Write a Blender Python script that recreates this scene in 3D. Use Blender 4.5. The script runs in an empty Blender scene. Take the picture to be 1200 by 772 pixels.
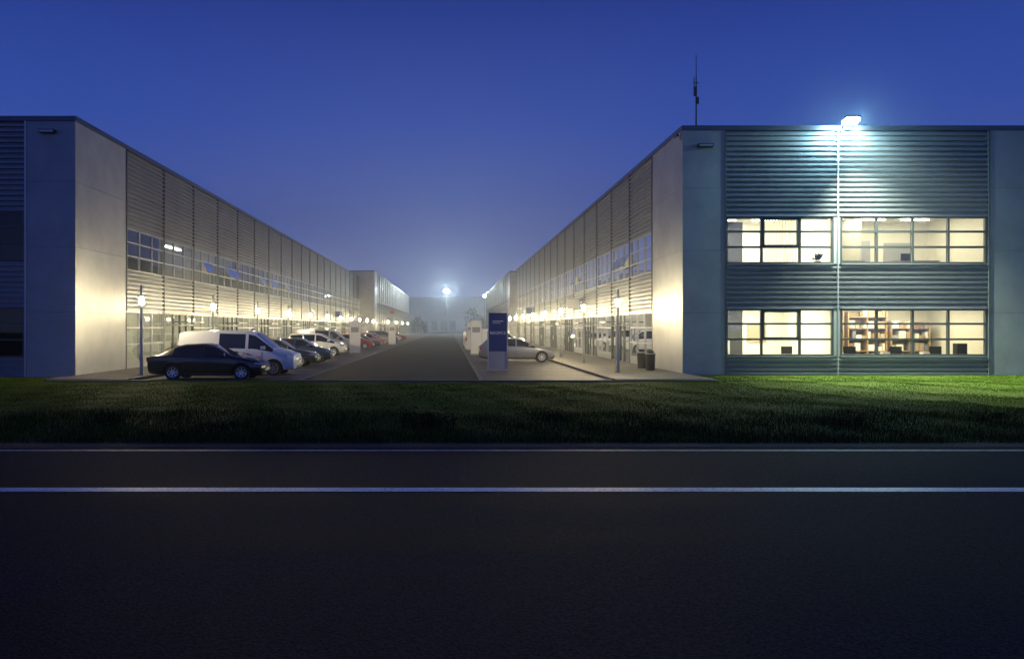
import bpy, math, random
import numpy as np
from mathutils import Vector
random.seed(4); rng=np.random.default_rng(7)
scene=bpy.context.scene
COL=scene.collection
CAMH=2.05; F=900.0

# ---------------------------------------------------------------- materials
def newmat(name):
    m=bpy.data.materials.new(name); m.use_nodes=True
    nt=m.node_tree; b=nt.nodes['Principled BSDF']; return m,nt,b
def pmat(name,col,rough=.5,metal=0,nscale=None,namt=.15,bump=0,bscale=None,coat=0,spec=None):
    m,nt,b=newmat(name)
    b.inputs['Base Color'].default_value=(*col,1); b.inputs['Roughness'].default_value=rough
    b.inputs['Metallic'].default_value=metal
    if coat: b.inputs['Coat Weight'].default_value=coat; b.inputs['Coat Roughness'].default_value=.05
    if spec is not None: b.inputs['Specular IOR Level'].default_value=spec
    if nscale:
        tc=nt.nodes.new('ShaderNodeTexCoord'); n=nt.nodes.new('ShaderNodeTexNoise')
        n.inputs['Scale'].default_value=nscale; n.inputs['Detail'].default_value=6; n.inputs['Roughness'].default_value=.65
        nt.links.new(tc.outputs['Object'],n.inputs['Vector'])
        r=nt.nodes.new('ShaderNodeValToRGB')
        r.color_ramp.elements[0].position=.3; r.color_ramp.elements[1].position=.7
        r.color_ramp.elements[0].color=(*[c*(1-namt) for c in col],1)
        r.color_ramp.elements[1].color=(*[min(1,c*(1+namt)) for c in col],1)
        nt.links.new(n.outputs['Fac'],r.inputs['Fac']); nt.links.new(r.outputs['Color'],b.inputs['Base Color'])
    if bump:
        tc=nt.nodes.new('ShaderNodeTexCoord'); n=nt.nodes.new('ShaderNodeTexNoise')
        n.inputs['Scale'].default_value=bscale or 40; n.inputs['Detail'].default_value=4
        bp=nt.nodes.new('ShaderNodeBump'); bp.inputs['Strength'].default_value=bump; bp.inputs['Distance'].default_value=.02
        nt.links.new(tc.outputs['Object'],n.inputs['Vector']); nt.links.new(n.outputs['Fac'],bp.inputs['Height'])
        nt.links.new(bp.outputs['Normal'],b.inputs['Normal'])
    return m
def emat(name,col,s):
    m,nt,b=newmat(name); b.inputs['Base Color'].default_value=(*col,1)
    b.inputs['Emission Color'].default_value=(*col,1); b.inputs['Emission Strength'].default_value=s; return m
def glassmat(name,tint,refl_rough=.02,ior=1.5,base=.06):
    m=bpy.data.materials.new(name); m.use_nodes=True; nt=m.node_tree; nt.nodes.clear()
    o=nt.nodes.new('ShaderNodeOutputMaterial'); mx=nt.nodes.new('ShaderNodeMixShader')
    t=nt.nodes.new('ShaderNodeBsdfTransparent'); t.inputs[0].default_value=(*tint,1)
    g=nt.nodes.new('ShaderNodeBsdfGlossy'); g.inputs['Roughness'].default_value=refl_rough
    g.inputs['Color'].default_value=(.9,.93,.95,1)
    fr=nt.nodes.new('ShaderNodeFresnel'); fr.inputs['IOR'].default_value=ior
    ad=nt.nodes.new('ShaderNodeMath'); ad.operation='ADD'; ad.inputs[1].default_value=base; ad.use_clamp=True
    nt.links.new(fr.outputs[0],ad.inputs[0]); nt.links.new(ad.outputs[0],mx.inputs[0])
    nt.links.new(t.outputs[0],mx.inputs[1]); nt.links.new(g.outputs[0],mx.inputs[2]); nt.links.new(mx.outputs[0],o.inputs[0])
    return m

M={}
M['louvre']=pmat('louvre_metal',(.21,.22,.24),.42,.25,nscale=.5,namt=.15)
M['panel']=pmat('wall_panel',(.34,.35,.36),.42,.0,nscale=.7,namt=.16,bump=.08,bscale=3)
M['seam']=pmat('panel_seam',(.10,.11,.12),.6)
M['frame']=pmat('window_frame',(.07,.075,.08),.45,.3)
M['lframe']=pmat('light_frame',(.42,.43,.45),.4,.4)
M['coping']=pmat('coping',(.09,.10,.13),.35,.5)
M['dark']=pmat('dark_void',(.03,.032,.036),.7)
M['concrete']=pmat('concrete',(.35,.34,.32),.8,nscale=3,namt=.15)
M['kerb']=pmat('kerb_stone',(.14,.13,.125),.8,nscale=3,namt=.3)
M['roof']=pmat('roof',(.08,.08,.085),.8)
M['cream']=pmat('interior_wall',(.76,.74,.64),.8,nscale=1,namt=.05)
M['ceil']=pmat('interior_ceiling',(.8,.79,.72),.8)
M['floorin']=pmat('interior_floor',(.25,.22,.18),.5)
M['wood']=pmat('shelf_wood',(.40,.28,.16),.5,nscale=5,namt=.25)
M['boxa']=pmat('carton',(.42,.34,.24),.7)
M['boxb']=pmat('binder_brown',(.26,.15,.10),.5)
M['boxc']=pmat('binder_grey',(.22,.24,.27),.5)
M['glass']=glassmat('window_glass',(.92,.95,.93))
M['glassf']=glassmat('dark_window_glass',(.35,.38,.40),.02,1.45,.0)
M['glassd']=glassmat('side_window_glass',(.66,.72,.72),.015,1.5,.15)
M['tube']=emat('ceiling_light',(1,.93,.72),14)
M['tubec']=emat('ceiling_light_cool',(1,.95,.82),9)
M['lamp']=emat('lamp_lens',(1,.83,.48),1450)
M['flood']=emat('flood_lens',(.48,.90,1.0),1000)
M['mast']=emat('mast_lens',(.75,.95,1.0),2600)
M['steel']=pmat('galvanised_steel',(.38,.39,.40),.4,.7,nscale=6,namt=.12)
M['black']=pmat('black_plastic',(.02,.02,.022),.5)
M['rubber']=pmat('tyre_rubber',(.022,.022,.024),.75)
M['alloy']=pmat('alloy',(.55,.56,.58),.3,.85)
M['carglass']=pmat('car_glass',(.012,.015,.018),.06,.0,coat=.6,spec=.8)
M['headlamp']=pmat('headlamp',(.45,.47,.49),.12,.5,coat=1)
M['tail']=pmat('tail_lamp',(.35,.01,.01),.15,coat=1)
M['plate']=pmat('plate_white',(.75,.75,.72),.5)
M['white']=pmat('white_board',(.75,.76,.78),.45)
M['greyb']=pmat('grey_board',(.30,.32,.35),.45)
M['blue']=pmat('sign_blue',(.012,.035,.17),.35)
M['red']=pmat('sign_red',(.55,.03,.03),.4)
M['orange']=pmat('lettering_orange',(.75,.22,.02),.5)
def blindmat():
    m=bpy.data.materials.new('blind_fabric'); m.use_nodes=True; nt=m.node_tree; nt.nodes.clear()
    o=nt.nodes.new('ShaderNodeOutputMaterial'); mx=nt.nodes.new('ShaderNodeMixShader'); mx.inputs[0].default_value=.6
    d=nt.nodes.new('ShaderNodeBsdfDiffuse'); d.inputs[0].default_value=(.85,.83,.74,1)
    t=nt.nodes.new('ShaderNodeBsdfTranslucent'); t.inputs[0].default_value=(.95,.92,.8,1)
    nt.links.new(d.outputs[0],mx.inputs[1]); nt.links.new(t.outputs[0],mx.inputs[2]); nt.links.new(mx.outputs[0],o.inputs[0]); return m
M['blind']=blindmat()

def asphalt(name,base,wet,spec):
    m,nt,b=newmat(name); tc=nt.nodes.new('ShaderNodeTexCoord')
    n1=nt.nodes.new('ShaderNodeTexNoise'); n1.inputs['Scale'].default_value=45; n1.inputs['Detail'].default_value=3
    n2=nt.nodes.new('ShaderNodeTexNoise'); n2.inputs['Scale'].default_value=.35; n2.inputs['Detail'].default_value=5
    mp=nt.nodes.new('ShaderNodeMapping'); mp.inputs['Scale'].default_value=(.25,1.6,1)
    nt.links.new(tc.outputs['Object'],mp.inputs[0]); nt.links.new(mp.outputs[0],n2.inputs['Vector']); nt.links.new(tc.outputs['Object'],n1.inputs['Vector'])
    r=nt.nodes.new('ShaderNodeValToRGB'); e=r.color_ramp.elements
    e[0].position=.35; e[0].color=(*[c*.4 for c in base],1); e[1].position=.72; e[1].color=(*[c*2.1 for c in base],1)
    nt.links.new(n1.outputs['Fac'],r.inputs[0])
    mx=nt.nodes.new('ShaderNodeMix'); mx.data_type='RGBA'; mx.blend_type='MULTIPLY'; mx.inputs[0].default_value=.8
    r2=nt.nodes.new('ShaderNodeValToRGB'); r2.color_ramp.elements[0].position=.3; r2.color_ramp.elements[0].color=(.35,.35,.35,1); r2.color_ramp.elements[1].position=.7
    nt.links.new(n2.outputs['Fac'],r2.inputs[0]); nt.links.new(r.outputs[0],mx.inputs[6]); nt.links.new(r2.outputs[0],mx.inputs[7])
    nt.links.new(mx.outputs[2],b.inputs['Base Color'])
    rr=nt.nodes.new('ShaderNodeMapRange'); rr.inputs['To Min'].default_value=wet; rr.inputs['To Max'].default_value=wet+.25
    nt.links.new(n2.outputs['Fac'],rr.inputs['Value']); nt.links.new(rr.outputs[0],b.inputs['Roughness'])
    bp=nt.nodes.new('ShaderNodeBump'); bp.inputs['Strength'].default_value=.8; bp.inputs['Distance'].default_value=.015
    nt.links.new(n1.outputs['Fac'],bp.inputs['Height']); nt.links.new(bp.outputs[0],b.inputs['Normal'])
    b.inputs['Specular IOR Level'].default_value=spec
    return m
M['asphalt']=asphalt('road_asphalt',(.014,.019,.036),.7,.07)
M['asphalt2']=asphalt('drive_asphalt',(.035,.034,.033),.65,.15)
def paver(name,c1,c2,mort,scale):
    m,nt,b=newmat(name); tc=nt.nodes.new('ShaderNodeTexCoord'); br=nt.nodes.new('ShaderNodeTexBrick')
    br.inputs['Scale'].default_value=scale; br.inputs['Color1'].default_value=(*c1,1); br.inputs['Color2'].default_value=(*c2,1)
    br.inputs['Mortar'].default_value=(*mort,1); br.inputs['Mortar Size'].default_value=.03
    nt.links.new(tc.outputs['Object'],br.inputs['Vector'])
    n=nt.nodes.new('ShaderNodeTexNoise'); n.inputs['Scale'].default_value=.8; n.inputs['Detail'].default_value=6
    nt.links.new(tc.outputs['Object'],n.inputs['Vector'])
    r=nt.nodes.new('ShaderNodeValToRGB'); r.color_ramp.elements[0].position=.3; r.color_ramp.elements[0].color=(.5,.5,.5,1); r.color_ramp.elements[1].position=.65
    nt.links.new(n.outputs['Fac'],r.inputs[0])
    mx=nt.nodes.new('ShaderNodeMix'); mx.data_type='RGBA'; mx.blend_type='MULTIPLY'; mx.inputs[0].default_value=.8
    nt.links.new(br.outputs['Color'],mx.inputs[6]); nt.links.new(r.outputs[0],mx.inputs[7]); nt.links.new(mx.outputs[2],b.inputs['Base Color'])
    b.inputs['Roughness'].default_value=.65
    bp=nt.nodes.new('ShaderNodeBump'); bp.inputs['Strength'].default_value=.4; bp.inputs['Distance'].default_value=.01; bp.invert=True
    nt.links.new(br.outputs['Fac'],bp.inputs['Height']); nt.links.new(bp.outputs[0],b.inputs['Normal'])
    return m
M['paver']=paver('parking_pavers',(.11,.10,.095),(.085,.08,.075),(.04,.035,.03),2.2)
M['slab']=paver('sidewalk_slabs',(.14,.13,.12),(.115,.11,.10),(.06,.055,.05),1.4)
def grassmat(name,a,bc,c):
    m,nt,b=newmat(name); tc=nt.nodes.new('ShaderNodeTexCoord')
    n=nt.nodes.new('ShaderNodeTexNoise'); n.inputs['Scale'].default_value=.55; n.inputs['Detail'].default_value=8; n.inputs['Roughness'].default_value=.7
    nt.links.new(tc.outputs['Object'],n.inputs['Vector'])
    r=nt.nodes.new('ShaderNodeValToRGB'); r.color_ramp.elements[0].position=.32; r.color_ramp.elements[0].color=(*a,1)
    r.color_ramp.elements[1].position=.7; r.color_ramp.elements[1].color=(*c,1)
    e=r.color_ramp.elements.new(.5); e.color=(*bc,1)
    nt.links.new(n.outputs['Fac'],r.inputs[0]); nt.links.new(r.outputs[0],b.inputs['Base Color'])
    b.inputs['Roughness'].default_value=.8; b.inputs['Specular IOR Level'].default_value=.05
    return m
M['grass']=grassmat('grass_blades',(.055,.10,.010),(.085,.145,.012),(.13,.15,.022))
M['turf']=grassmat('turf_soil',(.045,.075,.010),(.065,.10,.012),(.085,.09,.02))
M['weed']=grassmat('weed_stalks',(.03,.028,.012),(.04,.04,.015),(.06,.05,.025))
M['leaf']=grassmat('tree_leaves',(.03,.05,.02),(.05,.07,.03),(.07,.08,.04))
M['field']=pmat('field_ground',(.05,.06,.03),.9,nscale=.2,namt=.4)
M['gravel']=pmat('verge_gravel',(.055,.045,.035),.9,nscale=30,namt=.5,bump=.8,bscale=60)
def linemat():
    m,nt,b=newmat('road_paint'); tc=nt.nodes.new('ShaderNodeTexCoord'); n=nt.nodes.new('ShaderNodeTexNoise'); n.inputs['Scale'].default_value=25; n.inputs['Detail'].default_value=6
    nt.links.new(tc.outputs['Object'],n.inputs['Vector']); r=nt.nodes.new('ShaderNodeValToRGB')
    r.color_ramp.elements[0].position=.3; r.color_ramp.elements[0].color=(.45,.45,.45,1); r.color_ramp.elements[1].position=.5; r.color_ramp.elements[1].color=(.9,.9,.88,1)
    nt.links.new(n.outputs['Fac'],r.inputs[0]); nt.links.new(r.outputs[0],b.inputs['Base Color']); b.inputs['Roughness'].default_value=.5; return m
M['line']=linemat()
M['oldline_and_trail']=pmat('worn_paint_and_trail',(.30,.29,.28),.6,nscale=8,namt=.6)  # worn line paint; also colours the strip standing in for the light trail

# ---------------------------------------------------------------- helpers
def empty(name,loc=(0,0,0)):
    o=bpy.data.objects.new(name,None); o.location=loc; COL.objects.link(o); return o
class MB:
    def __init__(s): s.v=[]; s.f=[]; s.m=[]; s.mats=[]
    def mi(s,k):
        if k not in s.mats: s.mats.append(k)
        return s.mats.index(k)
    def poly(s,pts,k):
        b=len(s.v); s.v+= [tuple(p) for p in pts]; s.f.append(tuple(range(b,b+len(pts)))); s.m.append(s.mi(k))
    def box(s,x0,x1,y0,y1,z0,z1,k,T=None):
        b=len(s.v); P=[(x0,y0,z0),(x1,y0,z0),(x1,y1,z0),(x0,y1,z0),(x0,y0,z1),(x1,y0,z1),(x1,y1,z1),(x0,y1,z1)]
        if T: P=[T(*p) for p in P]
        s.v+=P
        for f in ((0,3,2,1),(4,5,6,7),(0,1,5,4),(1,2,6,5),(2,3,7,6),(3,0,4,7)): s.f.append(tuple(b+i for i in f)); s.m.append(s.mi(k))
    def cyl(s,c,r0,r1,z0,z1,k,n=16,axis='z'):
        b=len(s.v)
        for z,r in ((z0,r0),(z1,r1)):
            for i in range(n):
                a=2*math.pi*i/n; p=(r*math.cos(a),r*math.sin(a))
                if axis=='z': s.v.append((c[0]+p[0],c[1]+p[1],c[2]+z))
                elif axis=='y': s.v.append((c[0]+p[0],c[1]+z,c[2]+p[1]))
                else: s.v.append((c[0]+z,c[1]+p[0],c[2]+p[1]))
        for i in range(n): j=(i+1)%n; s.f.append((b+i,b+j,b+n+j,b+n+i)); s.m.append(s.mi(k))
        s.f.append(tuple(b+i for i in range(n))[::-1]); s.m.append(s.mi(k)); s.f.append(tuple(b+n+i for i in range(n))); s.m.append(s.mi(k))
    def obj(s,name,parent=None,smooth=False,loc=(0,0,0),rot=(0,0,0)):
        me=bpy.data.meshes.new(name); me.from_pydata(s.v,[],s.f)
        for k in s.mats: me.materials.append(M[k] if isinstance(k,str) else k)
        me.polygons.foreach_set('material_index',s.m); me.update()
        if smooth:
            me.polygons.foreach_set('use_smooth',[True]*len(me.polygons)); me.set_sharp_from_angle(angle=math.radians(35))
        o=bpy.data.objects.new(name,me); COL.objects.link(o); o.parent=parent; o.location=loc; o.rotation_euler=rot; return o
def text(name,body,size,loc,rot,mat,parent,align='CENTER'):
    c=bpy.data.curves.new(name,'FONT'); c.body=body; c.size=size; c.extrude=.004; c.align_x=align; c.align_y='CENTER'
    c.materials.append(mat); o=bpy.data.objects.new(name,c); COL.objects.link(o); o.location=loc; o.rotation_euler=rot; o.parent=parent; return o

# ---------------------------------------------------------------- facade kit
H=10.8; Z1,Z2,Z3,Z4=.82,2.88,4.82,6.88
def louvre(mb,T,a0,a1,z0,z1,pitch=.215):
    n=max(1,round((z1-z0)/pitch)); p=(z1-z0)/n
    mb.box(a0,a1,-.30,-.13,z0,z1,'dark',T)
    prof=[]
    for i in range(n):
        z=z0+i*p; prof+=[(-.004,z+.06*p),(-.0,z+.42*p),(-.075,z+.52*p),(-.095,z+.92*p)]
    prof=[(-.10,z0)]+prof+[(-.1,z1)]
    for (w0,q0),(w1,q1) in zip(prof[:-1],prof[1:]):
        mb.poly([T(a0,w0,q0),T(a1,w0,q0),T(a1,w1,q1),T(a0,w1,q1)],'louvre')
def glazing(mb,gb,T,a0,a1,z0,z1,cols,rows,gk,fk='frame',fw=.035,open_cells=()):
    for a in cols: mb.box(a-fw,a+fw,-.14,-.02,z0,z1,fk,T)
    for z in rows:
        for c0,c1 in zip(cols[:-1],cols[1:]): mb.box(c0+fw,c1-fw,-.135,-.03,z-fw,z+fw,fk,T)
    for i,(c0,c1) in enumerate(zip(cols[:-1],cols[1:])):
        for j,(r0,r1) in enumerate(zip(rows[:-1],rows[1:])):
            if (i,j) in open_cells:
                d=.30; q=[(c0+fw,0,r1-fw),(c1-fw,0,r1-fw),(c1-fw,d,r0+fw),(c0+fw,d,r0+fw)]
                gb.poly([T(*x) for x in q],gk)
                for (s0,s1) in ((c0+fw,c0+fw+.05),(c1-fw-.05,c1-fw)):
                    mb.poly([T(s0,.012,r1-fw),T(s1,.012,r1-fw),T(s1,d+.012,r0+fw),T(s0,d+.012,r0+fw)],'frame')
                mb.box(c0+fw,c1-fw,d-.02,d+.02,r0+fw-.03,r0+fw+.04,'frame',T)
            else:
                jt=random.uniform(-.006,.006)
                gb.poly([T(c0+fw,-.08+jt,r0+fw),T(c1-fw,-.08-jt,r0+fw),T(c1-fw,-.08-jt,r1-fw),T(c0+fw,-.08+jt,r1-fw)],gk)
def smooth_panel(mb,T,a0,a1,z0=0,z1=H-.2,seams=(2.7,5.4,8.1)):
    zs=[z0]+[s for s in seams]+[z1]
    for q0,q1 in zip(zs[:-1],zs[1:]): mb.box(a0,a1,-.12,0,q0+.006,q1-.006,'panel',T)
    mb.box(a0+.01,a1-.01,-.30,-.025,z0,z1,'seam',T)

def building(name,xs,s,y0,y1,xfar,front,lit_seed,bay=4.84,h=H):
    root=empty(name,(0,0,0)); rnd=random.Random(lit_seed)
    Ts=lambda a,w,z:(xs+s*w,a,z)
    Tf=lambda a,w,z:(a,y0-w,z)
    walls=MB(); gl=MB(); inn=MB()
    ys=y0+5.0
    smooth_panel(walls,Ts,y0+.125,ys-.06,z1=h-.2)
    walls.box(ys-.06,ys+.02,-.2,-.05,0,h-.2,'seam',Ts)
    a=ys+.02; i=0
    while a<y1-.5:
        b=min(a+bay,y1)
        g=.05
        walls.box(a,a+g,-.12,.03,Z2,h-.2,'seam',Ts)
        louvre(walls,Ts,a+g,b,Z4,h-.2); louvre(walls,Ts,a+g,b,Z2,Z3)
        cols=[a+g+(b-a-g)*k/3 for k in range(4)]
        op=[]
        if i<8:
            for k in range(3):
                if rnd.random()<.2: op.append((k,1))
        glazing(walls,gl,Ts,a,b,Z3,Z4,cols,[Z3+.04,Z3+.72,Z3+1.38,Z4-.04],'glassd','lframe',.03,op)
        if i%2==1:
            cs=[a+g,a+g+1.55,a+g+2.6,a+g+3.65,b]
            glazing(walls,gl,Ts,a,b,0,Z2,cs,[.06,2.2,Z2-.05],'glassd','frame',.045)
            walls.box(cs[1],cs[3],0,1.0,2.34,2.42,'coping',Ts)
            walls.box(cs[1]+.9,cs[1]+.95,.0,.06,.9,1.3,'alloy',Ts)
        else:
            walls.box(a+g,b,-.12,-.03,0,.42,'lframe',Ts)
            opn=[(rnd.randrange(3),1)] if (0<i<6 and rnd.random()<.5) else []
            glazing(walls,gl,Ts,a,b,.42,Z2,cols,[.46,1.25,2.05,Z2-.05],'glassd','lframe',.03,opn)
        walls.box(a,a+g,-.12,.0,0,Z2,'frame',Ts)
        D=-4.5
        if rnd.random()<.5: inn.box(a,a+.1,D,-.32,0,3.1,'cream',Ts)
        if rnd.random()<.5: inn.box(a,a+.1,D,-.32,4.3,7.2,'cream',Ts)
        if rnd.random()<.85: inn.box(a+1,a+3.6,-2.4,-1.8,2.95,3.0,'tube',Ts)
        if rnd.random()<.5 and i>0: inn.box(a+1,a+3.6,-2.2,-2.0,7.05,7.1,'tubec',Ts)
        inn.box(a+.8,a+3.2,-2.4,-1.6,.7,.75,'wood',Ts); inn.box(a+.4,a+.9,-3.9,-3.5,0,2.0,'lframe',Ts)
        inn.box(a+1.4,a+1.9,-1.9,-1.7,.75,1.15,'black',Ts)
        a=b; i+=1
    inn.box(ys,y1,-4.7,-4.5,0,h-.4,'cream',Ts)
    inn.box(ys-.02,ys,-4.5,-.31,0,h-.4,'dark',Ts)
    inn.box(ys,y1,-4.5,-.31,-.02,.02,'floorin',Ts); inn.box(ys,y1,-4.5,-.31,3.05,4.4,'ceil',Ts); inn.box(ys,y1,-4.5,-.31,7.15,7.35,'ceil',Ts)
    walls.box(y0-.06,y1+.05,-.35,.05,h-.2,h,'coping',Ts)
    xa,xb=(xfar,xs) if s>0 else (xs,xfar)
    if s>0: walls.box(xfar,xs-.35,y0-.06,y0+.35,h-.2,h,'coping')
    else: walls.box(xs+.35,xfar,y0-.06,y0+.35,h-.2,h,'coping')
    walls.box(xa+.3,xb-.34,y0+.3,y1,h-.5,h-.4,'roof')
    walls.box(xa,xb-.01,y1,y1+.3,0,h-.2,'panel')
    walls.box(xa-.0,xa+.3,y0+.3,y1,0,h-.2,'panel') if s>0 else walls.box(xb-.3,xb,y0+.3,y1,0,h-.2,'panel')
    front(Tf,walls,gl,inn,root)
    walls.obj('walls',root); gl.obj('window_glass',root); inn.obj('interior',root)
    return root

def lerp(a,b,n): return [a+(b-a)*k/n for k in range(n+1)]
def wall_light(mb,T,a,z):
    mb.box(a-.32,a+.32,0,.22,z-.07,z+.07,'black',T); mb.box(a-.28,a+.28,.225,.24,z-.05,z+.03,'lframe',T)

def front_right(T,w,g,inn,root):
    y0=33.3
    smooth_panel(w,T,10.1,11.93)
    w.box(11.93,11.99,-.15,.03,0,H-.2,'seam',T)
    wall_light(w,T,11.05,9.92)
    groups=[(11.99,16.80,[12.02,13.54,15.2,16.62]),(16.86,23.35,[16.98,18.54,20.1,21.65,23.28])]
    for a0,a1,cols in groups:
        louvre(w,T,a0,a1,Z4,H-.2); louvre(w,T,a0,a1,Z2,Z3); louvre(w,T,a0,a1,.0,Z1)
        for z0,z1 in ((Z1,Z2),(Z3,Z4)):
            r=[z0+.04,z0+.73,z0+1.40,z1-.04]
            glazing(w,g,T,a0,a1,z0,z1,cols,r,'glass','frame',.045)
            w.box(cols[0],cols[-1],-.02,.05,z0-.03,z0+.0,'lframe',T); w.box(cols[0],cols[-1],-.02,.03,z1-.001,z1+.03,'lframe',T)
            if cols[-1]<a1-.1: w.box(cols[-1]+.035,a1,-.3,-.02,z0,z1,'panel',T)
            if cols[0]>a0+.05: w.box(a0,cols[0]-.035,-.3,-.02,z0,z1,'panel',T)
    for z0 in (Z1,Z3):
        for c0,c1 in ((13.54,15.2),):
            for zz in (z0+.73,z0+1.9): w.box(c0+.04,c1-.04,-.12,.0,zz-.0,zz+.1,'frame',T)
            for cc in (c0+.04,c1-.12): w.box(cc,cc+.08,-.12,.0,z0+.74,z0+1.99,'frame',T)
        w.box(16.98+.04,18.54-.04,-.12,.0,z0+1.36,z0+1.44,'frame',T)
    w.box(16.80,16.86,-.15,.035,0,H-.2,'lframe',T)
    w.box(23.35,23.42,-.15,.03,0,H-.2,'seam',T)
    smooth_panel(w,T,23.42,25.5)
    w.box(25.5,25.56,-.15,.03,0,H-.2,'seam',T)
    louvre(w,T,25.56,31.9,Z4,H-.2); louvre(w,T,25.56,31.9,Z2,Z3); louvre(w,T,25.56,31.9,0,Z1)
    for z0,z1 in ((Z1,Z2),(Z3,Z4)):
        glazing(w,g,T,25.56,31.9,z0,z1,lerp(25.6,31.86,4),[z0+.04,z0+.73,z0+1.4,z1-.04],'glassf')
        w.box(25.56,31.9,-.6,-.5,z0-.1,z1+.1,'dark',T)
    smooth_panel(w,T,31.9,46)
    yb=38.6
    for z0,z1 in ((.0,3.15),(4.3,7.3)):
        inn.box(11.7,24.0,y0+.31,yb,z0-.1,z0,'floorin'); inn.box(11.7,24.0,y0+.31,yb,z1,z1+.1,'ceil')
        inn.box(11.7,24.0,yb,yb+.1,z0,z1,'cream')
        inn.box(11.6,11.7,y0+.31,yb,z0,z1,'cream'); inn.box(24.0,24.1,y0+.31,yb,z0,z1,'cream')
        inn.box(16.73,16.87,y0+.32,yb,z0,z1,'cream')
    inn.box(11.7,24.0,y0+.32,y0+.34,.0,.8,'cream'); inn.box(11.7,24.0,y0+.32,y0+.34,4.3,4.8,'cream')
    for (x0,x1,z) in ((12.6,13.8,7.26),(14.6,15.9,7.26),(17.6,18.9,7.26),(19.7,21.0,7.26),(21.8,23.1,7.26),(12.6,13.8,3.11),(14.6,15.9,3.11),(17.6,18.9,3.11),(19.7,21,3.11),(21.8,23.1,3.11)):
        inn.box(x0,x1,35.2,35.35,z-.04,z,'tube'); inn.box(x0,x1,37.0,37.15,z-.04,z,'tube')
    inn.box(19.2,19.3,36.0,yb,4.3,7.3,'cream')
    inn.box(20.2,21.1,yb-.06,yb-.01,4.3,6.4,'lframe'); inn.box(21.8,23.2,yb-.05,yb-.01,5.2,6.3,'lframe'); inn.box(17.2,18.6,yb-.4,yb-.01,4.3,6.1,'lframe')
    inn.box(19.9,21.9,34.3,35.0,5.0,5.05,'wood'); inn.box(20.4,20.9,34.7,34.75,5.05,5.4,'black'); inn.box(17.2,18.6,34.4,35.1,5.0,5.05,'wood')
    rr=random.Random(8); inn.box(16.15,16.35,33.85,34.05,4.85,5.0,'boxb')
    for k in range(90):
        a=rr.random()*6.28; l=rr.uniform(.05,.22); px,py=16.25+rr.uniform(-.1,.1),33.95; z=5.0+rr.uniform(0,.2)
        inn.poly([(px,py,z),(px+l*math.cos(a),py+.5*l*math.sin(a),z+rr.uniform(.02,.2)),(px+l*math.cos(a+.3),py+.5*l*math.sin(a+.3),z+rr.uniform(.0,.15))],'leaf')
    x=13.62
    while x<15.15:
        inn.box(x,x+.085,33.72,33.724,4.85,6.8,'blind')
        x+=.127
    inn.box(12.05,16.6,33.66,33.8,6.8,6.86,'lframe')
    inn.box(12.2,13.2,yb-.5,yb-.01,4.3,6.2,'lframe')
    r=random.Random(5)
    for sx in (17.3,19.4,21.5):
        hh_=5 if sx<20 else 4
        for k in range(hh_): inn.box(sx,sx+1.9,37.4,37.9,.35+k*.55,.38+k*.55,'wood')
        for px in (sx,sx+.93,sx+1.86): inn.box(px,px+.04,37.38,37.92,0,.35+hh_*.5,'wood')
        inn.box(sx,sx+1.9,37.92,37.95,0,.3+hh_*.5,'boxa')
        for k in range(hh_):
            xx=sx+.06
            while xx<sx+1.75:
                wd=r.uniform(.08,.35); hh=r.uniform(.18,.42)
                if r.random()<.85: inn.box(xx,min(xx+wd,sx+1.82),37.45,37.8,.381+k*.55,.381+k*.55+hh,r.choice(['boxa','boxa','white','wood','boxa','boxb','cream','boxc','lframe']))
                xx+=wd+.03
    for dx in (17.4,19.5,21.3):
        inn.box(dx,dx+1.6,34.6,35.3,.72,.76,'wood'); inn.box(dx+.1,dx+.15,34.65,35.25,0,.72,'lframe'); inn.box(dx+1.45,dx+1.5,34.65,35.25,0,.72,'lframe')
        inn.box(dx+.5,dx+1.05,34.9,34.94,.85,1.2,'black'); inn.box(dx+.74,dx+.8,34.9,34.96,.76,.86,'black')
        inn.box(dx+.1,dx+.4,34.7,35.0,.765,.95,'white')
    inn.box(22.6,23.05,34.2,34.5,.0,1.35,'black')
    inn.box(12.2,13.1,yb-.5,yb-.01,0,2.1,'white'); inn.box(13.15,13.9,yb-.5,yb-.01,0,1.5,'lframe'); inn.box(14.6,15.9,yb-.05,yb-.01,1.3,2.2,'boxa')
    inn.box(14.5,16.2,34.8,35.5,.72,.76,'white'); inn.box(15.2,15.7,35.2,35.24,.85,1.2,'black')

def front_left(T,w,g,inn,root):
    smooth_panel(w,T,-17.52,-15.5)
    w.box(-17.60,-17.52,-.15,.04,0,H-.2,'lframe',T)
    wall_light(w,T,-16.6,10.15)
    louvre(w,T,-28,-17.60,Z4,H-.2); louvre(w,T,-28,-17.60,Z2,Z3); louvre(w,T,-28,-17.60,0,Z1)
    for z0,z1 in ((Z1,Z2),(Z3,Z4)):
        glazing(w,g,T,-28,-17.6,z0,z1,lerp(-27.9,-17.66,6),[z0+.04,z0+.73,z0+1.4,z1-.04],'glassf')
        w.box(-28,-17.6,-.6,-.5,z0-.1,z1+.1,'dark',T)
    smooth_panel(w,T,-42,-28)
def front_plain(x0,x1,z):
    def f(T,w,g,inn,root): smooth_panel(w,T,x0,x1,z1=z-.2)
    return f

building('warehouse_building',-15.5,+1,31.8,131.5,-42,front_left,11)
building('warehouse_building',10.1,-1,33.3,116.5,46,front_right,23)
building('warehouse_building',-13.6,+1,139,258,-40,front_plain(-40,-13.6,12.4),31,h=12.4)
building('warehouse_building',9.7,-1,124,205,40,front_plain(9.7,40,11.2),37,h=11.2)

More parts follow.
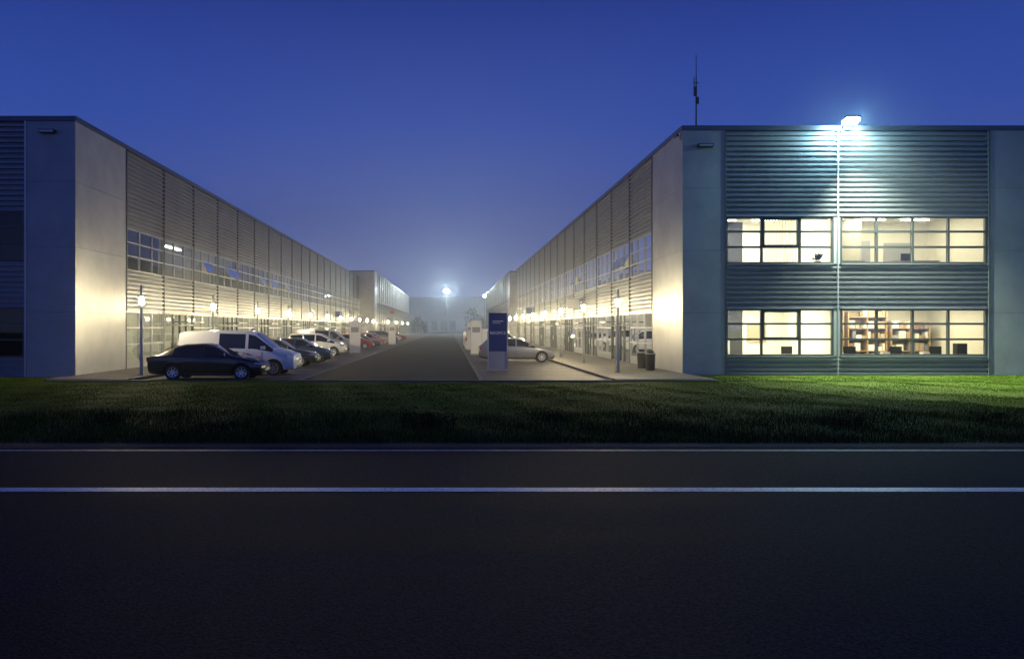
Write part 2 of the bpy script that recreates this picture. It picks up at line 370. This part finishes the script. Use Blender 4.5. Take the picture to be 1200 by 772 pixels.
for nm,x,y,z,k in (('projecting_sign',-13.2,176,5.6,'red'),('projecting_sign',-15.05,104,3.9,'blue'),('projecting_sign',9.65,92,4.1,'blue'),('projecting_sign',9.65,60,3.9,'white')):
    m=MB(); m.box(-.45,.45,-.06,.06,-.35,.35,k); m.box(-.5,.5,-.04,.04,.35,.39,'lframe'); m.box(-.5,.5,-.04,.04,-.39,-.35,'lframe'); m.obj(nm,None,loc=(x,y,z))

# ---------------------------------------------------------------- ground
def sheet(name,x0,x1,y0,y1,z,k):
    m=MB(); m.poly([(x0,y0,z),(x1,y0,z),(x1,y1,z),(x0,y1,z)],k); return m.obj(name)
sheet('ground',-1500,1500,-300,3000,-.16,'field')
sheet('road',-400,400,-4.2,13.35,-.03,'asphalt')
sheet('lane_marking',-400,400,9.75,9.99,-.026,'line')
sheet('edge_and_trail_line',-400,400,12.95,13.11,-.026,'oldline_and_trail'); sheet('edge_and_trail_line',-400,400,.1,.25,-.026,'oldline_and_trail')  # far strip painted in place of a white traffic light trail; near one plain
sheet('gravel_verge',-400,400,13.35,14.1,-.02,'gravel')
def gz(x,y):
    e=np.clip((y-13.8)/1.2,0,1)*np.clip((29.6-y)/1.0,0.15,1)
    return -.03+e*(.05+.03*np.sin(x*.31+1)*np.sin(y*.6)+.02*np.sin(x*1.7+y*.9)+.008*np.sin(x*3.1-y*2.3))
nx,ny=420,60
xs_=np.linspace(-60,80,nx); ys_=np.linspace(13.8,29.25,ny)
X,Y=np.meshgrid(xs_,ys_); Zg=gz(X,Y)
V=np.stack([X.ravel(),Y.ravel(),Zg.ravel()],1)
Fc=[(j*nx+i,j*nx+i+1,(j+1)*nx+i+1,(j+1)*nx+i) for j in range(ny-1) for i in range(nx-1)]
me=bpy.data.meshes.new('lawn'); me.from_pydata(V.tolist(),[],Fc); me.materials.append(M['turf']); me.polygons.foreach_set('use_smooth',[True]*len(Fc))
COL.objects.link(bpy.data.objects.new('lawn',me))
sheet('lawn',10.3,80,29.25,33.28,-.012,'turf'); sheet('lawn',-60,-15.3,29.25,31.78,-.012,'turf')
sheet('driveway',-5.85,1.16,29.5,330,-.006,'asphalt2')
sheet('parking_area',-12.2,-6.0,29.5,260,-.004,'paver')
sheet('parking_area',1.31,6.2,29.5,210,-.004,'paver')
def slab(name,x0,x1,y0,y1,z,k):
    m=MB(); m.box(x0,x1,y0,y1,-.1,z,k); return m.obj(name)
slab('sidewalk',-15.6,-12.35,29.5,258,.08,'slab'); slab('sidewalk',6.35,10.2,29.5,205,.08,'slab')
slab('kerb',-12.35,-12.2,29.5,258,.105,'kerb'); slab('kerb',6.2,6.35,29.5,205,.105,'kerb')
slab('kerb',-6.0,-5.85,29.5,258,.004,'kerb'); slab('kerb',1.16,1.31,29.5,205,.01,'kerb')
slab('kerb',-15.4,10.25,29.3,29.498,.05,'kerb')
pl=MB()
for y in np.arange(29.6,130,2.55):
    pl.poly([(-12.0,y,0),(-6.2,y,0),(-6.2,y+.09,0),(-12,y+.09,0)],'oldline_and_trail')
    pl.poly([(1.5,y,0),(6.1,y,0),(6.1,y+.09,0),(1.5,y+.09,0)],'oldline_and_trail')
pl.obj('parking_bay_marking')

def blades(name,n,region,h0,h1,wd,mat,lean=.5,zf=None,pw=1.25):
    y=region[2]+(region[3]-region[2])*rng.random(n)**pw
    x=(-.62*y-3)+( (.78*y+3)-(-.62*y-3))*rng.random(n)
    if region[0] is not None:
        keep=(x>region[0])&(x<region[1]); x=x[keep]; y=y[keep]
    n=len(x)
    patch=.75+.25*np.sin(x*.9+np.sin(y*1.3)*2)*np.sin(y*1.1+x*.23)+.15*np.sin(x*3.7+y)
    hh=(h0+(h1-h0)*rng.random(n))*np.clip(patch,.35,1.3)
    z=(zf(x,y) if zf else np.full(n,-.012))
    a=rng.random(n)*2*np.pi; dx=np.cos(a)*wd/2; dy=np.sin(a)*wd/2
    la=rng.random(n)*2*np.pi; lr=hh*lean*rng.random(n)
    v=np.zeros((n,3,3)); v[:,0]=np.stack([x-dx,y-dy,z-.01],1); v[:,1]=np.stack([x+dx,y+dy,z-.01],1)
    v[:,2]=np.stack([x+np.cos(la)*lr,y+np.sin(la)*lr,z+hh],1)
    me=bpy.data.meshes.new(name); me.vertices.add(3*n); me.vertices.foreach_set('co',v.ravel())
    me.loops.add(3*n); me.loops.foreach_set('vertex_index',np.arange(3*n,dtype=np.int32))
    me.polygons.add(n); me.polygons.foreach_set('loop_start',np.arange(0,3*n,3,dtype=np.int32)); me.polygons.foreach_set('loop_total',np.full(n,3,dtype=np.int32))
    me.materials.append(M[mat]); me.update(calc_edges=True); me.validate()
    o=bpy.data.objects.new(name,me); COL.objects.link(o); return o
blades('grass',330000,(None,0,13.75,29.2),.02,.07,.014,'grass',1.0,gz,1.1)
blades('grass',80000,(10.3,60,29.2,33.2),.03,.09,.014,'grass',.9)
blades('grass',60000,(-40,-15.6,29.2,31.7),.03,.09,.014,'grass',.9)
blades('weeds',40000,(None,0,13.8,18.5),.06,.20,.012,'weed',.6,gz,1.6)
for cx,cy,hh,nn in ((-.45,15.6,.5,150),(-7.2,16.2,.35,90),(8.2,15.8,.4,110),(4.0,15,.25,60),(-4.6,15.2,.3,70),(11.6,16.4,.3,80),(2.2,17,.25,60)):
    m=MB()
    for i in range(nn):
        x=random.gauss(0,.28); y=random.gauss(0,.15); a=random.random()*6.28; h=hh*random.uniform(.4,1); l=random.uniform(.05,.35)*h
        px,py=math.cos(a),math.sin(a); w=.006
        tx,ty=x+px*l,y+py*l
        m.poly([(x-py*w,y+px*w,0),(x+py*w,y-px*w,0),(tx,ty,h)],'weed')
        for k in range(4):
            t=random.uniform(.3,1); q=(x+(tx-x)*t,y+(ty-y)*t,h*t); b=random.random()*6.28; r=random.uniform(.02,.06)
            m.poly([q,(q[0]+math.cos(b)*r,q[1]+math.sin(b)*r,q[2]+r*.4),(q[0]+math.cos(b+.7)*r,q[1]+math.sin(b+.7)*r,q[2]-r*.2)],'weed')
    m.obj('weed_clump',None,loc=(cx,cy,0))

# ---------------------------------------------------------------- street lamps
def lamp(x,y):
    r=empty('street_lamp',(x,y,.08))
    m=MB(); m.cyl((0,0,0),.13,.13,0,.03,'steel',16); m.cyl((0,0,0),.075,.06,.03,2.86,'steel',16); m.cyl((0,0,0),.10,.10,2.86,2.93,'steel',16)
    for k in range(3):
        a=k*2.094+.5; m.cyl((.098*math.cos(a),.098*math.sin(a),0),.008,.008,2.93,3.28,'steel',6)
    m.cyl((0,0,0),.21,.17,3.25,3.30,'steel',20); m.cyl((0,0,0),.055,.055,3.30,3.72,'steel',12); m.cyl((0,0,0),.065,.03,3.72,3.76,'steel',12)
    m.box(-.07,.07,-.078,-.06,.6,.9,'steel')
    m.obj('post',r,True)
    l=MB(); l.cyl((0,0,0),.08,.08,2.94,3.23,'lamp',16); l.obj('luminaire',r,True)
for k in range(11): lamp(-12.8,31.9+9.68*k)
for k in range(10): lamp(7.6,34.7+8.9*k)
for k in range(4): lamp(-11.6,145+22*k)
r=empty('mast_light',(-1.1,262,0)); m=MB(); m.cyl((0,0,0),.16,.09,0,14.6,'steel',12); m.box(-1.0,1.0,-.05,.05,14.5,14.6,'steel'); m.box(-.5,.5,-.35,.1,14.6,14.9,'black'); m.obj('mast',r)
m=MB(); m.box(-.7,.7,-.40,-.36,14.2,14.88,'mast'); m.obj('lens',r)
r=empty('mast_light',(12.2,270,0)); m=MB(); m.cyl((0,0,0),.16,.09,0,13.2,'steel',12); m.box(-.5,.5,-.35,.1,13.2,13.5,'black'); m.obj('mast',r)
m=MB(); m.box(-.2,.2,-.40,-.36,13.0,13.3,'mast'); m.obj('lens',r)

r=empty('floodlight',(17.0,33.24,10.6))
m=MB(); m.box(-.02,.02,-.62,.0,.30,.34,'steel'); m.box(-.04,.04,-.0,.05,-.1,.36,'steel'); m.obj('bracket',r)
m=MB(); m.box(-.30,.30,-.20,.20,0,.10,'black')
for q in (-.24,-.12,0,.12,.24): m.box(q-.01,q+.01,-.2,.2,.10,.14,'black')
m.obj('housing',r,loc=(0,-.72,.24),rot=(math.radians(-14),0,0))
m=MB(); m.box(-.27,.27,-.18,.18,-.09,-.004,'flood'); m.obj('lens',r,loc=(0,-.72,.24),rot=(math.radians(-14),0,0))
L=bpy.data.lights.new('flood_beam','SPOT'); L.energy=30000; L.color=(.85,1,.78); L.spot_size=math.radians(96); L.spot_blend=1; L.shadow_soft_size=.1
o=bpy.data.objects.new('flood_beam',L); COL.objects.link(o); o.parent=r; o.location=(0,-1.0,.0); o.rotation_euler=Vector((0.22,-.28,-1)).to_track_quat('-Z','Y').to_euler()

r=MB(); r.cyl((0,0,0),.035,.025,0,2.1,'black',8); r.cyl((0,0,0),.02,.012,2.1,3.15,'black',6)
r.box(-.10,.02,-.05,.05,1.35,1.75,'black'); r.box(-.02,.11,-.04,.04,1.0,1.3,'black'); r.box(-.12,.12,-.01,.01,1.9,1.93,'black'); r.box(-.16,.16,-.16,.16,-.1,.03,'black'); r.cyl((-.09,0,0),.02,.02,1.75,2.15,'black',6)
r.obj('roof_antenna',None,loc=(10.75,33.5,10.8))
r=MB(); r.box(-.02,.02,-.03,.03,-.1,.1,'lframe'); r.cyl((-.16,0,.06),.06,.06,-.2,.14,'black',12,'y'); r.box(-.16,0,-.02,.02,.04,.08,'lframe'); r.obj('security_camera',None,loc=(10.07,33.6,10.35))

# ---------------------------------------------------------------- reception sign
r=empty('reception_sign',(2.25,36,0)); 
m=MB(); m.box(-.42,.42,-.08,.08,.12,.95,'greyb'); m.box(-.42,.42,-.085,.085,.952,2.75,'blue'); m.box(-.46,-.42,-.1,.1,.0,2.8,'lframe'); m.box(.42,.46,-.1,.1,.0,2.8,'lframe'); m.box(-.46,.46,-.1,.1,2.801,2.85,'lframe'); m.box(-.5,.5,-.14,.14,0,.1,'concrete')
m.obj('board',r)
text('lettering','RECEPCE',.185,(0,-.09,1.80),(math.pi/2,0,0),M['white'],r)
m=MB(); m.box(-.25,.25,-.095,-.086,2.34,2.37,'white'); m.box(-.25,.12,-.095,-.086,2.26,2.28,'white')
m.obj('mark',r)
for x,y in ((-7.4,60),(-6.9,92),(2.0,58),(2.2,80)):
    r=MB(); r.box(-.4,.4,-.08,.08,.1,2.6,'white'); r.box(-.44,.44,-.1,.1,0,.1,'concrete'); r.box(-.43,-.40,-.1,.1,.1,2.65,'lframe'); r.box(.40,.43,-.1,.1,.1,2.65,'lframe'); r.box(-.3,.3,-.09,-.082,1.7,2.1,'greyb'); r.obj('information_sign',None,loc=(x,y,0))
for x,y in ((9.3,35.6),(9.35,37.4)):
    r=MB(); r.cyl((0,0,0),.20,.23,0,.75,'black',16); r.cyl((0,0,0),.25,.25,.75,.80,'steel',16); r.cyl((0,0,0),.12,.18,.80,.90,'black',16); r.obj('litter_bin',None,True,loc=(x,y,.08))

# ---------------------------------------------------------------- vehicles
TYPES={
'sedan':dict(H=1.44,st=[(0,.32,.50,.58,.60,.45),(.07,.24,.56,.67,.74,.6),(.3,.2,.65,.77,.83,.67),(.75,.2,.76,.87,.87,.7),(1.2,.2,.84,.93,.88,.7),(1.95,.2,.89,1.37,.88,.58),(2.3,.2,.90,1.435,.88,.57),(2.38,.2,.905,1.44,.88,.57),(3.1,.2,.93,1.42,.88,.57),(3.5,.2,.95,1.33,.87,.58),(4.05,.22,.96,1.02,.85,.66),(4.35,.24,.93,1.0,.82,.66),(4.5,.28,.84,.95,.77,.6),(4.55,.36,.7,.84,.7,.5)],
  side=[4,5,7,8],ws=[4],rw=[9],wheels=(.82,3.5),wr=.32),
'hatch':dict(H=1.46,st=[(0,.32,.52,.6,.6,.45),(.07,.24,.58,.70,.74,.6),(.3,.2,.68,.80,.83,.67),(.65,.2,.78,.90,.86,.7),(1.0,.2,.86,.97,.87,.7),(1.7,.2,.91,1.40,.87,.58),(2.1,.2,.92,1.46,.87,.57),(2.18,.2,.925,1.465,.87,.57),(3.0,.2,.95,1.45,.87,.57),(3.55,.2,.97,1.38,.86,.57),(3.95,.22,.98,1.06,.83,.64),(4.1,.28,.86,.95,.78,.6),(4.15,.36,.7,.82,.7,.5)],
  side=[4,5,7,8],ws=[4],rw=[9],wheels=(.78,3.3),wr=.31),
'wagon':dict(H=1.47,st=[(0,.32,.50,.58,.60,.45),(.07,.24,.56,.67,.74,.6),(.3,.2,.65,.77,.83,.67),(.75,.2,.76,.87,.87,.7),(1.2,.2,.84,.93,.88,.7),(1.95,.2,.89,1.39,.88,.58),(2.3,.2,.90,1.45,.88,.57),(2.38,.2,.905,1.46,.88,.57),(3.2,.2,.93,1.46,.88,.57),(3.28,.2,.93,1.455,.88,.57),(4.0,.2,.95,1.40,.86,.57),(4.38,.24,.96,1.05,.83,.66),(4.5,.28,.84,.95,.77,.6),(4.55,.36,.7,.84,.7,.5)],
  side=[4,5,7,9],ws=[4],rw=[10],wheels=(.82,3.5),wr=.32),
'mpv':dict(H=1.66,st=[(0,.32,.58,.68,.64,.5),(.07,.25,.66,.80,.78,.62),(.35,.22,.78,.93,.86,.7),(.75,.22,.9,1.05,.89,.74),(1.7,.22,1.0,1.58,.9,.62),(2.1,.22,1.01,1.66,.9,.62),(2.18,.22,1.01,1.665,.9,.62),(3.0,.22,1.02,1.67,.9,.62),(3.08,.22,1.02,1.67,.9,.62),(3.95,.22,1.03,1.62,.88,.6),(4.25,.25,1.0,1.12,.86,.66),(4.33,.33,.8,.95,.8,.6)],
  side=[3,4,6,8],ws=[3],rw=[9],wheels=(.8,3.45),wr=.33),
'van':dict(H=1.95,st=[(0,.34,.64,.78,.68,.55),(.08,.27,.74,.92,.84,.68),(.5,.24,.9,1.08,.93,.76),(.95,.24,1.0,1.19,.95,.8),(1.7,.24,1.07,1.83,.95,.74),(2.0,.24,1.08,1.91,.95,.74),(2.12,.24,1.08,1.92,.95,.74),(3.25,.24,1.10,1.95,.95,.74),(3.35,.24,1.1,1.95,.95,.74),(4.7,.24,1.1,1.92,.95,.74),(4.98,.26,1.08,1.84,.93,.72),(5.08,.34,.95,1.35,.88,.7)],
  side=[3,4,6],ws=[3],rw=[],wheels=(.92,4.05),wr=.34)}
def loft(me_name,t,paint):
    T=TYPES[t]; st=T['st']; L=st[-1][0]; v=[];f=[];mi=[]
    def ring(s):
        x,zb,zs,zt,w,wt=s
        S=(.985*w,zs); R=(wt,zt-.035*(1 if zt-zs>.2 else .4))
        l=lambda t_:(S[0]+(R[0]-S[0])*t_+ .02*math.sin(math.pi*t_)*(1 if zt-zs>.2 else 0),S[1]+(R[1]-S[1])*t_)
        h=[(0,zb),(.84*w,zb),(.965*w,zb+.10),(w,zb+(zs-zb)*.55),(w*.997,zb+(zs-zb)*.85),S,l(.10),l(.87),R,(.62*wt,zt-.006),(0,zt)]
        full=h+[(-a,b) for a,b in h[-2:0:-1]]
        return [(L/2-x,a,b) for a,b in full]
    n=20
    for s in st: v+=ring(s)
    for i in range(len(st)-1):
        for j in range(n):
            k=(j+1)%n; f.append((i*n+j,i*n+k,(i+1)*n+k,(i+1)*n+j))
            m=0
            if j in (6,13) and i in T['side']: m=1
            if j in (8,9,10,11) and (i in T['ws'] or i in T['rw']): m=1
            if j in (0,19): m=2
            mi.append(m)
    f.append(tuple(range(n))[::-1]); mi.append(0); b=(len(st)-1)*n; f.append(tuple(range(b,b+n))); mi.append(0)
    me=bpy.data.meshes.new(me_name); me.from_pydata(v,[],f)
    for q in (paint,M['carglass'],M['black']): me.materials.append(q)
    me.polygons.foreach_set('material_index',mi); me.update()
    return me,L
import bmesh
def make_body(t,paint):
    T=TYPES[t]; me,L=loft('body',t,paint)
    bm=bmesh.new(); bm.from_mesh(me); bmesh.ops.recalc_face_normals(bm,faces=bm.faces); bm.to_mesh(me); bm.free()
    o=bpy.data.objects.new('tmp',me); COL.objects.link(o)
    c=MB(); 
    for wx in T['wheels']:
        for sgn in (1,-1): c.cyl((L/2-wx,sgn*.80,T['wr']),T['wr']+.055,T['wr']+.055,-.22,.22,M['black'],24,'y')
    cm=bpy.data.meshes.new('cut'); cm.from_pydata(c.v,[],c.f)
    for q in (paint,M['carglass'],M['black']): cm.materials.append(q)
    cm.polygons.foreach_set('material_index',[2]*len(cm.polygons)); cm.update()
    bm=bmesh.new(); bm.from_mesh(cm); bmesh.ops.recalc_face_normals(bm,faces=bm.faces); bm.to_mesh(cm); bm.free()
    co=bpy.data.objects.new('cut',cm); COL.objects.link(co)
    md=o.modifiers.new('b','BOOLEAN'); md.object=co; md.operation='DIFFERENCE'; md.solver='EXACT'
    dg=bpy.context.evaluated_depsgraph_get(); dg.update()
    nm=bpy.data.meshes.new_from_object(o.evaluated_get(dg)); nm.name='body'
    bpy.data.objects.remove(o); bpy.data.objects.remove(co)
    nm.polygons.foreach_set('use_smooth',[True]*len(nm.polygons)); nm.set_sharp_from_angle(angle=math.radians(28))
    return nm,L
WM={}
def wheel_mesh(r):
    if r in WM: return WM[r]
    m=MB(); prof=[(r*.62,-.095),(r*.93,-.10),(r*.995,-.07),(r,0),(r*.995,.07),(r*.93,.10),(r*.62,.095)]
    n=28; b0=len(m.v)
    for rr,y in prof:
        for i in range(n): a=2*math.pi*i/n; m.v.append((rr*math.cos(a),y,rr*math.sin(a)))
    for p in range(len(prof)-1):
        for i in range(n): j=(i+1)%n; m.f.append((b0+p*n+i,b0+p*n+j,b0+(p+1)*n+j,b0+(p+1)*n+i)); m.m.append(m.mi('rubber'))
    m.cyl((0,0,0),r*.62,r*.62,-.05,.05,'black',n,'y')
    for sy in (-1,1):
        for i in range(n):
            a0=2*math.pi*i/n; a1=2*math.pi*(i+1)/n
            q=lambda a,rr,y:(rr*math.cos(a),y,rr*math.sin(a))
            m.poly([q(a0,r*.55,sy*.085),q(a1,r*.55,sy*.085),q(a1,r*.66,sy*.098),q(a0,r*.66,sy*.098)],'alloy')
        for k in range(7):
            a=2*math.pi*k/7; c,s_=math.cos(a),math.sin(a); w0,w1=r*.10,r*.07
            P=lambda u,w,y:(u*c-w*s_,y,u*s_+w*c)
            m.poly([P(.02,-w0,sy*.078),P(r*.57,-w1,sy*.084),P(r*.57,w1,sy*.084),P(.02,w0,sy*.078)],'alloy')
        m.cyl((0,0,0),r*.14,r*.12,min(sy*.07,sy*.09),max(sy*.07,sy*.09),'alloy',12,'y')
    o=m.obj('tmpw',None,True); me=o.data; bpy.data.objects.remove(o); WM[r]=me; return me
BC={}
def car(name,t,col,xf,ynear,metal=.4,rot=0,label=None,flip=False):
    key=(t,col)
    if key not in BC:
        p=pmat('paint_%s'%t,col,.32,metal,coat=.8); BC[key]=(*make_body(t,p),p)
    me,L,p=BC[key]; T=TYPES[t]; W=max(s[4] for s in T['st'])
    r=empty(name,((xf-L/2) if not flip else xf+L/2,ynear+W,0)); r.rotation_euler=(0,0,rot+(math.pi if flip else 0))
    b=bpy.data.objects.new('body',me); COL.objects.link(b); b.parent=r
    for wx in T['wheels']:
        for sy in (1,-1):
            w=bpy.data.objects.new('wheel',wheel_mesh(T['wr'])); COL.objects.link(w); w.parent=r; w.location=(L/2-wx,sy*(W-.105),T['wr']); w.rotation_euler=(0,random.random()*3,0)
    st=T['st']; m=MB()
    for sy in (1,-1):
        for k,(s0,s1,zz0,zz1) in enumerate((( .05,.32,st[1][2]-.02,st[2][2]+.05),)):
            a=(L/2-s0+.015,sy*.50,zz0+.04);b_=(L/2-s0-.03,sy*.72,zz0+.02);c=(L/2-s1,sy*(st[2][4]+.004),zz0+.06);d=(L/2-s1,sy*(st[2][4]-.015),zz1);e=(L/2-s0-.06,sy*.66,zz1-.03);f_=(L/2-s0-.02,sy*.48,zz1-.05)
            m.poly([a,b_,e,f_],'headlamp'); m.poly([b_,c,d,e],'headlamp')
        zr=st[-2][2]; wr=st[-2][4]
        m.box(-L/2+.01,-L/2+.26,min(sy*(wr-.12),sy*(wr+.035)),max(sy*(wr-.12),sy*(wr+.035)),zr-.12,zr+.06,'tail') if t!='van' else m.box(-L/2+.06,-L/2+.16,min(sy*.8,sy*.925),max(sy*.8,sy*.925),.85,1.3,'tail')
        mx=L/2-(st[4][0]+.35 if t!='mpv' and t!='van' else st[3][0]+.4); mz=st[5][2]+.06
        m.box(mx-.07,mx+.10,min(sy*(W-.02),sy*(W+.17)),max(sy*(W-.02),sy*(W+.17)),mz,mz+.13,p)
        ds=[T['wheels'][0]+.48,st[6][0]+.05,T['wheels'][1]-.42]
        for q in ds: m.box(L/2-q-.006,L/2-q+.006,sy*(W-.012) if sy>0 else -W-.003,(W+.003) if sy>0 else -(W-.012),.34,st[6][2]-.06,'black')
        for q in ds[1:]: m.box(L/2-q+.08,L/2-q+.24,min(sy*(W-.01),sy*(W+.025)),max(sy*(W-.01),sy*(W+.025)),st[6][2]-.15,st[6][2]-.12,p if t!='van' else 'black')
        m.box(-L/2+(L-T['wheels'][1])+T['wr']+.08,L/2-T['wheels'][0]-T['wr']-.08,min(sy*(W-.06),sy*(W+.004)),max(sy*(W-.06),sy*(W+.004)),st[5][1]-.01,st[5][1]+.09,'black')
    m.box(L/2-.06,L/2+.012,-.38,.38,st[0][2]-.0,st[0][2]+.07,'black'); m.box(L/2-.05,L/2+.015,-.5,.5,st[0][1]+.0,st[0][1]+.09,'black'); m.box(L/2,L/2+.025,-.26,.26,st[0][2]-.115,st[0][2]-.01,'plate')
    m.box(-L/2-.02,-L/2+.02,-.26,.26,.55,.66,'plate')
    m.obj('trim',r)
    if label: text('lettering',label[0],label[1],(label[2],-W-.006,label[3]),(math.pi/2,0,0),M['orange'],r)
    return r
BLACK=(.012,.012,.015); WHITE=(.72,.73,.74); SIL=(.24,.25,.27); RED=(.38,.02,.02); DKB=(.02,.03,.06); GRY=(.10,.105,.11)
car('parked_car','sedan',BLACK,-7.3,29.9,.2)
car('parked_van','van',WHITE,-6.6,32.7,0,label=('VIP',.26,.9,.72))
car('parked_car','wagon',BLACK,-7.05,40.3,.2)
car('parked_car','hatch',DKB,-6.9,44.6,.4)
car('parked_car','mpv',WHITE,-7.6,55.5,0)
car('parked_van','van',SIL,-7.9,63.5,.3)
car('parked_car','hatch',RED,-7.4,74,.2)
car('parked_car','sedan',GRY,-7.2,80,.4)
car('parked_car','hatch',RED,-7.3,86.5,.2)
car('parked_car','wagon',SIL,-7.4,95,.5)
car('parked_car','mpv',GRY,-7.1,104,.4)
car('parked_car','hatch',WHITE,-7.3,114,0)
car('parked_car','sedan',RED,-7.0,124,.2)
car('parked_car','wagon',SIL,6.3,45.6,.5)
car('parked_van','van',WHITE,6.3,62,0)
car('parked_van','van',WHITE,6.4,74,0)
car('parked_car','hatch',GRY,6.2,88,.4)
car('parked_car','mpv',SIL,6.2,99,.4)

# ---------------------------------------------------------------- far background
r=empty('distant_warehouse',(0,0,0)); m=MB()
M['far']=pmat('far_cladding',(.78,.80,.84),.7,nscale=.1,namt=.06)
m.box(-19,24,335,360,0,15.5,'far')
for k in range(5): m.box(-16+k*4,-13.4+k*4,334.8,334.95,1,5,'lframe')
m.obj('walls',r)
m=MB(); rr=random.Random(9)
for i in range(9000):
    cx=rr.uniform(-60,60); top=6+2.5*math.sin(cx*.21)+1.5*math.sin(cx*.9)+rr.uniform(-1,1)
    z=rr.uniform(.3,top); y=300+rr.uniform(-3,3); s=rr.uniform(.25,.6)
    if -9<cx<6: continue
    a=rr.random()*6.28; m.poly([(cx,y,z),(cx+s*math.cos(a),y+s*.3,z+s*math.sin(a)),(cx-s*math.sin(a),y-s*.3,z+s*math.cos(a))],'leaf')
for k in range(24):
    cx=-58+k*5
    if not -9<cx<6: m.cyl((cx,300,0),.25,.1,0,5,'boxa',6)
m.obj('distant_tree_line')
hm=bpy.data.materials.new('haze'); hm.use_nodes=True; nt=hm.node_tree; nt.nodes.clear()
ho=nt.nodes.new('ShaderNodeOutputMaterial'); hv=nt.nodes.new('ShaderNodeVolumeScatter'); hv.inputs['Density'].default_value=.0026; hv.inputs['Color'].default_value=(.82,.92,1,1); hv.inputs['Anisotropy'].default_value=.65
nt.links.new(hv.outputs[0],ho.inputs['Volume'])
M['haze']=hm
m=MB(); m.box(-300,300,26,460,-.5,70,'haze'); m.obj('haze')

def area(x,y,z,sx,sy,P,c,root):
    L=bpy.data.lights.new('ceiling_fixture','AREA'); L.shape='RECTANGLE'; L.size=sx; L.size_y=sy; L.energy=P; L.color=c
    o=bpy.data.objects.new('ceiling_fixture',L); COL.objects.link(o); o.location=(x,y,z); o.parent=root
rb=bpy.data.objects['warehouse_building.001']
area(14.2,36,7.2,3.5,2.5,520,(1,.97,.80),rb); area(20.2,36,7.2,5,2.5,270,(1,.90,.62),rb)
area(14.2,36,3.05,3.5,2.5,460,(1,.95,.68),rb); area(20.2,36,3.05,5,2.5,340,(1,.88,.58),rb)

# ---------------------------------------------------------------- sky
w=bpy.data.worlds.new('World'); scene.world=w; w.use_nodes=True; nt=w.node_tree; nt.nodes.clear()
o=nt.nodes.new('ShaderNodeOutputWorld'); bg=nt.nodes.new('ShaderNodeBackground'); tc=nt.nodes.new('ShaderNodeTexCoord'); sp=nt.nodes.new('ShaderNodeSeparateXYZ'); rp=nt.nodes.new('ShaderNodeValToRGB')
def lin(c): return tuple(((x/255)/12.92 if x/255<=.04045 else ((x/255+.055)/1.055)**2.4) for x in c)
stops=[(0,(124,142,200)),(.05,(112,132,202)),(.13,(86,112,202)),(.25,(54,86,184)),(.40,(29,52,138)),(1,(12,24,80))]
e=rp.color_ramp.elements; e[0].position=0; e[0].color=(*lin(stops[0][1]),1); e[1].position=1; e[1].color=(*lin(stops[-1][1]),1)
for p,c in stops[1:-1]: q=e.new(p); q.color=(*lin(c),1)
nt.links.new(tc.outputs['Generated'],sp.inputs[0]); nt.links.new(sp.outputs['Z'],rp.inputs[0])
sk=nt.nodes.new('ShaderNodeTexSky'); sk.sky_type='NISHITA'; sk.sun_disc=False; sk.sun_elevation=math.radians(-3); sk.sun_rotation=math.radians(160)
mul=nt.nodes.new('ShaderNodeMix'); mul.data_type='RGBA'; mul.blend_type='ADD'; mul.inputs[0].default_value=.02
nt.links.new(rp.outputs[0],mul.inputs[6]); nt.links.new(sk.outputs[0],mul.inputs[7]); nt.links.new(mul.outputs[2],bg.inputs[0]); bg.inputs[1].default_value=1.0
nt.links.new(bg.outputs[0],o.inputs[0])

cam=bpy.data.cameras.new('camera'); cam.sensor_width=36; cam.lens=27; cam.shift_x=73/1200; cam.shift_y=-2/1200; cam.clip_end=5000; cam.clip_start=.1
c=bpy.data.objects.new('camera',cam); COL.objects.link(c); c.location=(0,0,CAMH); c.rotation_euler=(math.pi/2,0,0); scene.camera=c
scene.view_settings.view_transform='Standard'; scene.view_settings.look='None'; scene.view_settings.exposure=0
